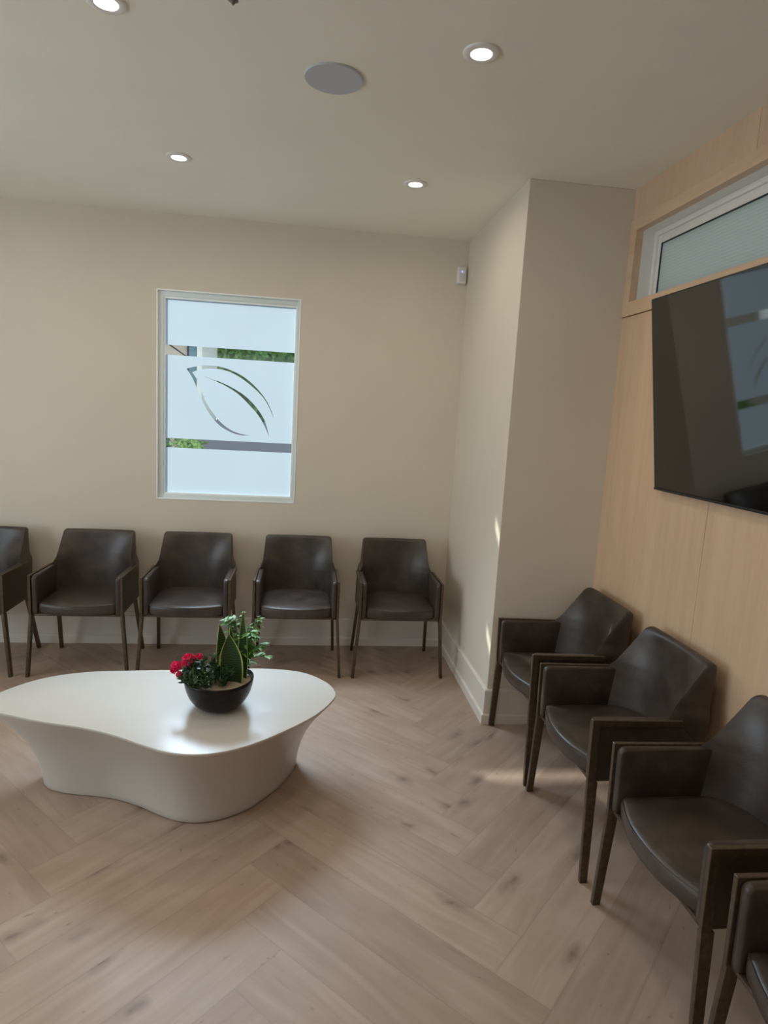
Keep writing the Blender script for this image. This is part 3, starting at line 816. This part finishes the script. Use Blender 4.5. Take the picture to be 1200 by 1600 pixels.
# ------------------------------------------------------------------ planter on the table
PX, PY = -0.318, -1.722
pl = empty('potted_plants', (PX, PY, ZT), label='black bowl of mixed green plants and pink flowers on the white coffee table', cat='plant')
Rb, Hb = 0.140, 0.128
bm = bmesh.new()
prof = [(0, 0.0), (0.045, 0.0), (0.052, 0.002)]
for k in range(1, 13):
    a = k/12*PI/2*0.93
    prof.append((0.052+(Rb-0.052)*math.sin(a)/math.sin(PI/2*0.93), 0.002+(Hb-0.002)*(1-math.cos(a))/(1-math.cos(PI/2*0.93))))
prof += [(Rb-0.002, Hb+0.002), (Rb-0.006, Hb+0.001), (Rb-0.009, Hb-0.004), (Rb-0.016, Hb-0.030), (Rb-0.03, Hb-0.05), (0, Hb-0.06)]
lathe(bm, prof, 64); bowl = obj('bowl', bm, MT['bowl'], pl, auto=60); bowl['label'] = 'glossy black round bowl'
bm = bmesh.new(); SZ = Hb-0.012
lathe(bm, [(0, 0.006), (0.05, 0.005), (0.10, 0.002), (Rb-0.011, -0.004)], 40, (0, 0, SZ))
rg = random.Random(3)
for k in range(420):
    a = rg.uniform(0, 2*PI); r = math.sqrt(rg.random())*(Rb-0.018); s = rg.uniform(0.0018, 0.0036)
    bmesh.ops.create_icosphere(bm, subdivisions=1, radius=s, matrix=Matrix.Translation((r*math.cos(a), r*math.sin(a), SZ+0.005-0.008*(r/Rb)**2)))
obj('gravel', bm, MT['gravel'], pl, auto=0)['kind'] = 'stuff'

def blade_leaf(bm, base, tip, width, mi_edge=None, twist=0, curl=0.15, n=12, face=(0, -1, 0)):
    """upright thick strap leaf with a pointed tip; the border strip takes material 1"""
    base, tip = Vector(base), Vector(tip); ax = tip-base; L = ax.length; ax.normalize()
    f = Vector(face); f = (f-ax*f.dot(ax)).normalized(); side = ax.cross(f)
    rows = []
    for i in range(n+1):
        t = i/n
        w = width*(0.84+0.16*math.sin(min(1, t/0.35)*PI/2)) * (1 if t < 0.42 else max(0.0, 1-((t-0.42)/0.58)**1.7))
        w = max(w, 0.0006)
        rot = Matrix.Rotation(twist*t, 3, ax); s2 = rot @ side; f2 = rot @ f
        c = base + ax*L*t - f*0.02*L*math.sin(t*PI)
        row = []
        for u in (-1, -0.86, -0.45, 0, 0.45, 0.86, 1):
            row.append(c + s2*u*w*0.5 + f2*(curl*w*(u*u)))
        rows.append((row, f2))
    fr = [[bm.verts.new(p) for p in r] for r, _ in rows]
    bk = [[bm.verts.new(p - f2*0.0022) for p in r] for r, f2 in rows]
    for i in range(n):
        for j in range(6):
            mi = 1 if (mi_edge is not None and j in (0, 5)) else 0
            q = bm.faces.new((fr[i][j], fr[i][j+1], fr[i+1][j+1], fr[i+1][j])); q.material_index = mi
            q = bm.faces.new((bk[i][j+1], bk[i][j], bk[i+1][j], bk[i+1][j+1])); q.material_index = mi
        for j, in ((0,), (6,)):
            q = bm.faces.new((fr[i][j], bk[i][j], bk[i+1][j], fr[i+1][j])); q.material_index = 1 if mi_edge is not None else 0

def snake(base, tip, w, tw, face=(0, -1, 0)):
    bm = bmesh.new(); blade_leaf(bm, base, tip, w, 1, tw, 0.18, 14, face)
    o = obj('snake_plant_leaf', bm, [MT['snake'], MT['snakeedge']], pl, auto=50)
    return o
z0 = SZ
# positions relative to the bowl centre
snake((0.060, -0.030, z0), (0.038, -0.020, 0.318), 0.098, 0.10, (-0.15, -1, 0.1))
snake((0.024, 0.004, z0), (-0.004, 0.010, 0.352), 0.060, 0.5, (0.3, -1, 0))
snake((0.094, 0.015, z0), (0.090, 0.020, 0.402), 0.044, -0.35, (-0.2, -1, 0))
snake((0.055, 0.030, z0), (0.035, 0.045, 0.335), 0.034, 0.5, (0.3, -1, 0))
snake((0.020, 0.030, z0), (0.012, 0.03, 0.255), 0.028, 1.2, (0.7, -1, 0))

def oval_leaf(bm, p, d, up, L, W, th=0.0, cup=0.12, n=6):
    """one leaf blade; th>0 makes a fleshy leaf"""
    p = Vector(p); d = Vector(d).normalized(); s = d.cross(Vector(up)).normalized(); nn = s.cross(d).normalized()
    if th:
        rings = []
        for i in range(n+1):
            t = i/n; w = W*0.5*max(0.06, math.sin(PI*min(0.97, 0.06+0.94*t**0.85))); h = th*0.5*max(0.15, math.sin(PI*min(0.97, 0.08+0.9*t)))
            c = p+d*L*t+nn*(0.12*L*t*t)
            rings.append([c+s*w*math.cos(a)+nn*h*math.sin(a) for a in [2*PI*k/8 for k in range(8)]])
        loft(bm, rings)
    else:
        rows = []
        for i in range(n+1):
            t = i/n; w = W*0.5*max(0.02, math.sin(PI*t**0.8)); c = p+d*L*t - nn*(0.25*L*t*t)
            rows.append([bm.verts.new(c-s*w+nn*cup*w), bm.verts.new(c), bm.verts.new(c+s*w+nn*cup*w)])
        for a, b in zip(rows, rows[1:]):
            for j in range(2): bm.faces.new((a[j], a[j+1], b[j+1], b[j]))

rl = random.Random(21)
# dark fleshy succulent spilling over the front left
bm = bmesh.new(); bs = bmesh.new()
for k in range(54):
    a = rl.uniform(0, 2*PI); rr = math.sqrt(rl.random())
    cx, cy = -0.036+0.078*rr*math.cos(a), -0.036+0.062*rr*math.sin(a)
    hh = 0.030+0.085*(1-rr*rr)*rl.uniform(0.6, 1.2)
    dx, dy = cx+0.030, cy+0.03
    top = Vector((cx+dx*0.25, cy+dy*0.25, z0+hh))
    tube(bs, [(cx*0.9, cy*0.9, z0-0.004), (cx, cy, z0+hh*0.5), tuple(top)], 0.0022, 5)
    for lv in range(7):
        az = rl.uniform(0, 2*PI); el = rl.uniform(-0.1, 1.0)
        d = Vector((math.cos(az)*math.cos(el), math.sin(az)*math.cos(el), math.sin(el)))+Vector((dx*5, dy*5, 0))
        pz = top - Vector((0, 0, rl.uniform(0, hh*0.7)))
        oval_leaf(bm, pz, d, (0.1, 0.05, 1), rl.uniform(0.025, 0.040), rl.uniform(0.015, 0.023), th=0.005)
# a few low leaves leaning over the rim at the left
for az, L in ((3.3, 0.055), (3.7, 0.052), (4.2, 0.044), (4.6, 0.038), (2.9, 0.05), (5.0, 0.034)):
    p = Vector((-0.075, -0.045, z0+0.018)); d = Vector((math.cos(az), math.sin(az), 0.10))
    oval_leaf(bm, p, d, (0, 0, 1), L, L*0.42, th=0.005)
su = obj('succulent', bm, MT['jade'], pl, auto=60); su['label'] = 'cluster of dark green fleshy leaves'
obj('stems', bs, MT['stem'], su)

# pink flower heads at the left
def flower(c, r, seed):
    r_ = random.Random(seed); bm = bmesh.new(); c = Vector(c)
    bmesh.ops.create_icosphere(bm, subdivisions=2, radius=r*0.72, matrix=Matrix.Translation(c))
    for k in range(150):
        v = Vector((r_.gauss(0, 1), r_.gauss(0, 1), r_.gauss(0, 1)+0.2)).normalized()
        p = c+v*r*0.66; t = v.cross(Vector((r_.random()-.5, r_.random()-.5, r_.random()-.5))).normalized(); b2 = v.cross(t)
        a = p+v*r*0.42*r_.uniform(0.7, 1.15); w = r*0.17
        q = [bm.verts.new(x) for x in (p-t*w*0.4, a-t*w+b2*w*0.4, a+v*w*0.5, a+t*w-b2*w*0.3, p+t*w*0.4)]
        bm.faces.new(q)
    fl = obj('flower_head', bm, MT['pink'], pl, auto=0)
    bm = bmesh.new(); base = Vector((-0.075, -0.01, z0))
    tube(bm, [base, base.lerp(c, 0.5)+Vector((0, 0, 0.012)), c], 0.002, 5); obj('flower_stem', bm, MT['stem'], fl)
flower((-0.118, -0.020, 0.206), 0.026, 1)
flower((-0.168, -0.016, 0.178), 0.020, 2)
flower((-0.152, -0.034, 0.150), 0.013, 3)
flower((-0.083, 0.012, 0.208), 0.014, 4)
flower((-0.092, 0.000, 0.172), 0.013, 5)
flower((-0.180, -0.014, 0.160), 0.013, 6)

# bright leafy plant behind the snake plant
bm = bmesh.new(); bs = bmesh.new()
for k in range(26):
    az = rl.uniform(-1.3, 1.9); rad = rl.uniform(0.03, 0.105); hh = rl.uniform(0.10, 0.25)
    if k < 7: az = rl.uniform(2.0, 3.4); rad = rl.uniform(0.02, 0.06); hh = rl.uniform(0.2, 0.245)
    b0 = Vector((0.072, 0.062, z0)); tip = b0+Vector((rad*math.cos(az), rad*0.7*math.sin(az), hh))
    if k in (5, 9, 13): tip.z -= 0.10; tip.x += 0.02
    mid = b0.lerp(tip, 0.55)+Vector((0, 0, 0.03))
    pts = catmull([tuple(b0), tuple(mid), tuple(tip)], 4, closed=False)
    tube(bs, pts, 0.0014, 5)
    for j, p in enumerate(pts[2:]):
        for q in range(2):
            a2 = az+rl.uniform(-1.8, 1.8); d = Vector((math.cos(a2), math.sin(a2), rl.uniform(-0.35, 0.5)))
            oval_leaf(bm, p, d, (rl.uniform(-.3, .3), rl.uniform(-.3, .3), 1), rl.uniform(0.026, 0.044), rl.uniform(0.013, 0.020), cup=0.25)
lf = obj('leafy_plant', bm, MT['leaf'], pl, auto=60); lf['label'] = 'bright green small-leaved bushy plant'
obj('stems', bs, MT['stem'], lf)
# small pale rosette
bm = bmesh.new()
for k in range(12):
    a = k*2.4; d = Vector((math.cos(a), math.sin(a), 0.5+0.05*k)); oval_leaf(bm, (-0.005, -0.005, z0+0.095), d, (0, 0, 1), 0.030-0.001*k, 0.011, th=0.003)
tube(bm, [(-0.005, -0.005, z0), (-0.005, -0.005, z0+0.097)], 0.003, 6)
obj('rosette', bm, MT['leaf'], pl)

# ------------------------------------------------------------------ outside, seen through the clear strips
MT['asphalt'] = plain('grey_asphalt', (0.14, 0.13, 0.155), 0.9, noise=0.15, nscale=3)
MT['clad'] = plain('cream_cladding', (0.55, 0.44, 0.35), 0.7, noise=0.06, nscale=2, stretch=(14, 14, 0.5))
MT['render'] = plain('lavender_grey_render', (0.17, 0.165, 0.20), 0.8, noise=0.05, nscale=2)
MT['winglass'] = plain('blue_grey_window_glass', (0.10, 0.20, 0.26), 0.15, noise=0.1, nscale=2)
MT['hedge'] = plant_mat('hedge_leaves', (0.05, 0.14, 0.03), (0.18, 0.34, 0.10), 3, 0.6)
MT['shrub'] = plant_mat('bright_shrub_leaves', (0.12, 0.28, 0.04), (0.32, 0.50, 0.14), 3, 0.6)
MT['shrubdark'] = plant_mat('dark_shrub_leaves', (0.03, 0.12, 0.04), (0.06, 0.20, 0.07), 3, 0.6)
bm = bmesh.new(); box(bm, (-40, 0.2, -0.4), (40, 60, -0.15)); g_ = obj('ground', bm, MT['asphalt'], smooth=False); g_['kind'] = 'structure'

def leafy_mass(name, c, r, mat, n, leaf, label, cat, seed, group=None, trunk=False):
    t = empty(name, (c[0], c[1], -0.15), label=label, cat=cat, group=group)
    r_ = random.Random(seed); bm = bmesh.new()
    for k in range(n):
        v = Vector((r_.gauss(0, 1), r_.gauss(0, 1), r_.gauss(0, 1))).normalized()
        if v.y > 0.5: v.y *= -1
        q = Vector((v.x*r[0], v.y*r[1], v.z*r[2]))*r_.uniform(0.80, 1.03)+Vector((0, 0, c[2]+0.15))
        d = Vector((r_.gauss(0, 1), r_.gauss(0, 1), r_.gauss(0, 1))).normalized(); s = d.cross(v+Vector((0.01, 0, 0))).normalized()
        L = leaf*r_.uniform(0.7, 1.3)
        bm.faces.new([bm.verts.new(x) for x in (q, q+d*L*0.5+s*L*0.3, q+d*L, q+d*L*0.5-s*L*0.3)])
    bmesh.ops.create_icosphere(bm, subdivisions=3, radius=1, matrix=Matrix.Translation((0, 0, c[2]+0.15)) @ Matrix.Diagonal((r[0]*0.86, r[1]*0.86, r[2]*0.86, 1)))
    obj('foliage', bm, mat, t, auto=0)
    bm = bmesh.new(); tube(bm, [(0, 0, 0), (0.03, 0, c[2]*0.5), (0, 0, c[2])], [0.12*r[2], 0.08*r[2], 0.05*r[2]], 8)
    obj('trunk', bm, MT['stem'], t)
    return t
leafy_mass('tree', (-1.05, 11.0, 2.9), (1.9, 1.2, 2.0), MT['hedge'], 6000, 0.13, 'broad green tree outside the window, filling the upper clear strip', 'tree', 40, 'trees outside the window')
leafy_mass('tree', (3.0, 11.5, 3.0), (1.7, 1.2, 2.1), MT['hedge'], 2500, 0.14, 'green tree outside the window, to the right of the broad tree', 'tree', 41, 'trees outside the window')
leafy_mass('shrub', (-2.72, 4.2, 0.62), (0.42, 0.4, 0.78), MT['shrub'], 1800, 0.07, 'bright green shrub outside the window, far left of the lower clear strip', 'shrub', 51, 'shrubs outside the window')
leafy_mass('shrub', (-2.10, 4.9, 0.60), (0.34, 0.35, 0.72), MT['shrubdark'], 1400, 0.07, 'dark green shrub outside the window between two bright shrubs', 'shrub', 52, 'shrubs outside the window')
leafy_mass('shrub', (-1.50, 4.3, 0.58), (0.26, 0.3, 0.74), MT['shrub'], 1500, 0.07, 'bright green shrub outside the window, right of the dark shrub', 'shrub', 53, 'shrubs outside the window')
# neighbouring building at the left
bd = empty('building', (-3.08, 7.6, -0.15), label='cream-clad building outside the window, left of the trees', cat='building')
bm = bmesh.new(); box(bm, (-3.0, 0, 0), (0.95, 1.8, 5)); obj('wall', bm, MT['clad'], bd, smooth=False)
bm = bmesh.new(); box(bm, (1.13, -0.12, 0), (1.22, 1.8, 5)); obj('corner_post', bm, MT['white'], bd, smooth=False)
bm = bmesh.new(); box(bm, (0.95, -0.05, 0), (1.13, 1.8, 5)); wf = obj('window_frame', bm, MT['black'], bd, smooth=False)
bm = bmesh.new(); box(bm, (0.99, -0.07, 1.2), (1.11, -0.04, 4.2)); obj('pane', bm, MT['winglass'], wf, smooth=False)
bm = bmesh.new(); tube(bm, [(1.02, -0.3, 2.53), (0.55, -0.3, 2.83), (0.0, -0.3, 3.18)], 0.012, 8); obj('railing', bm, MT['black'], bd)
# low pale wall across the yard
bm = bmesh.new(); box(bm, (-1.9, 7.0, -0.15), (6, 7.2, 1.35), bev=0.01)
gw = obj('garden_wall', bm, MT['render']); tag(gw, 'low grey wall outside the window below the green trees', 'wall')
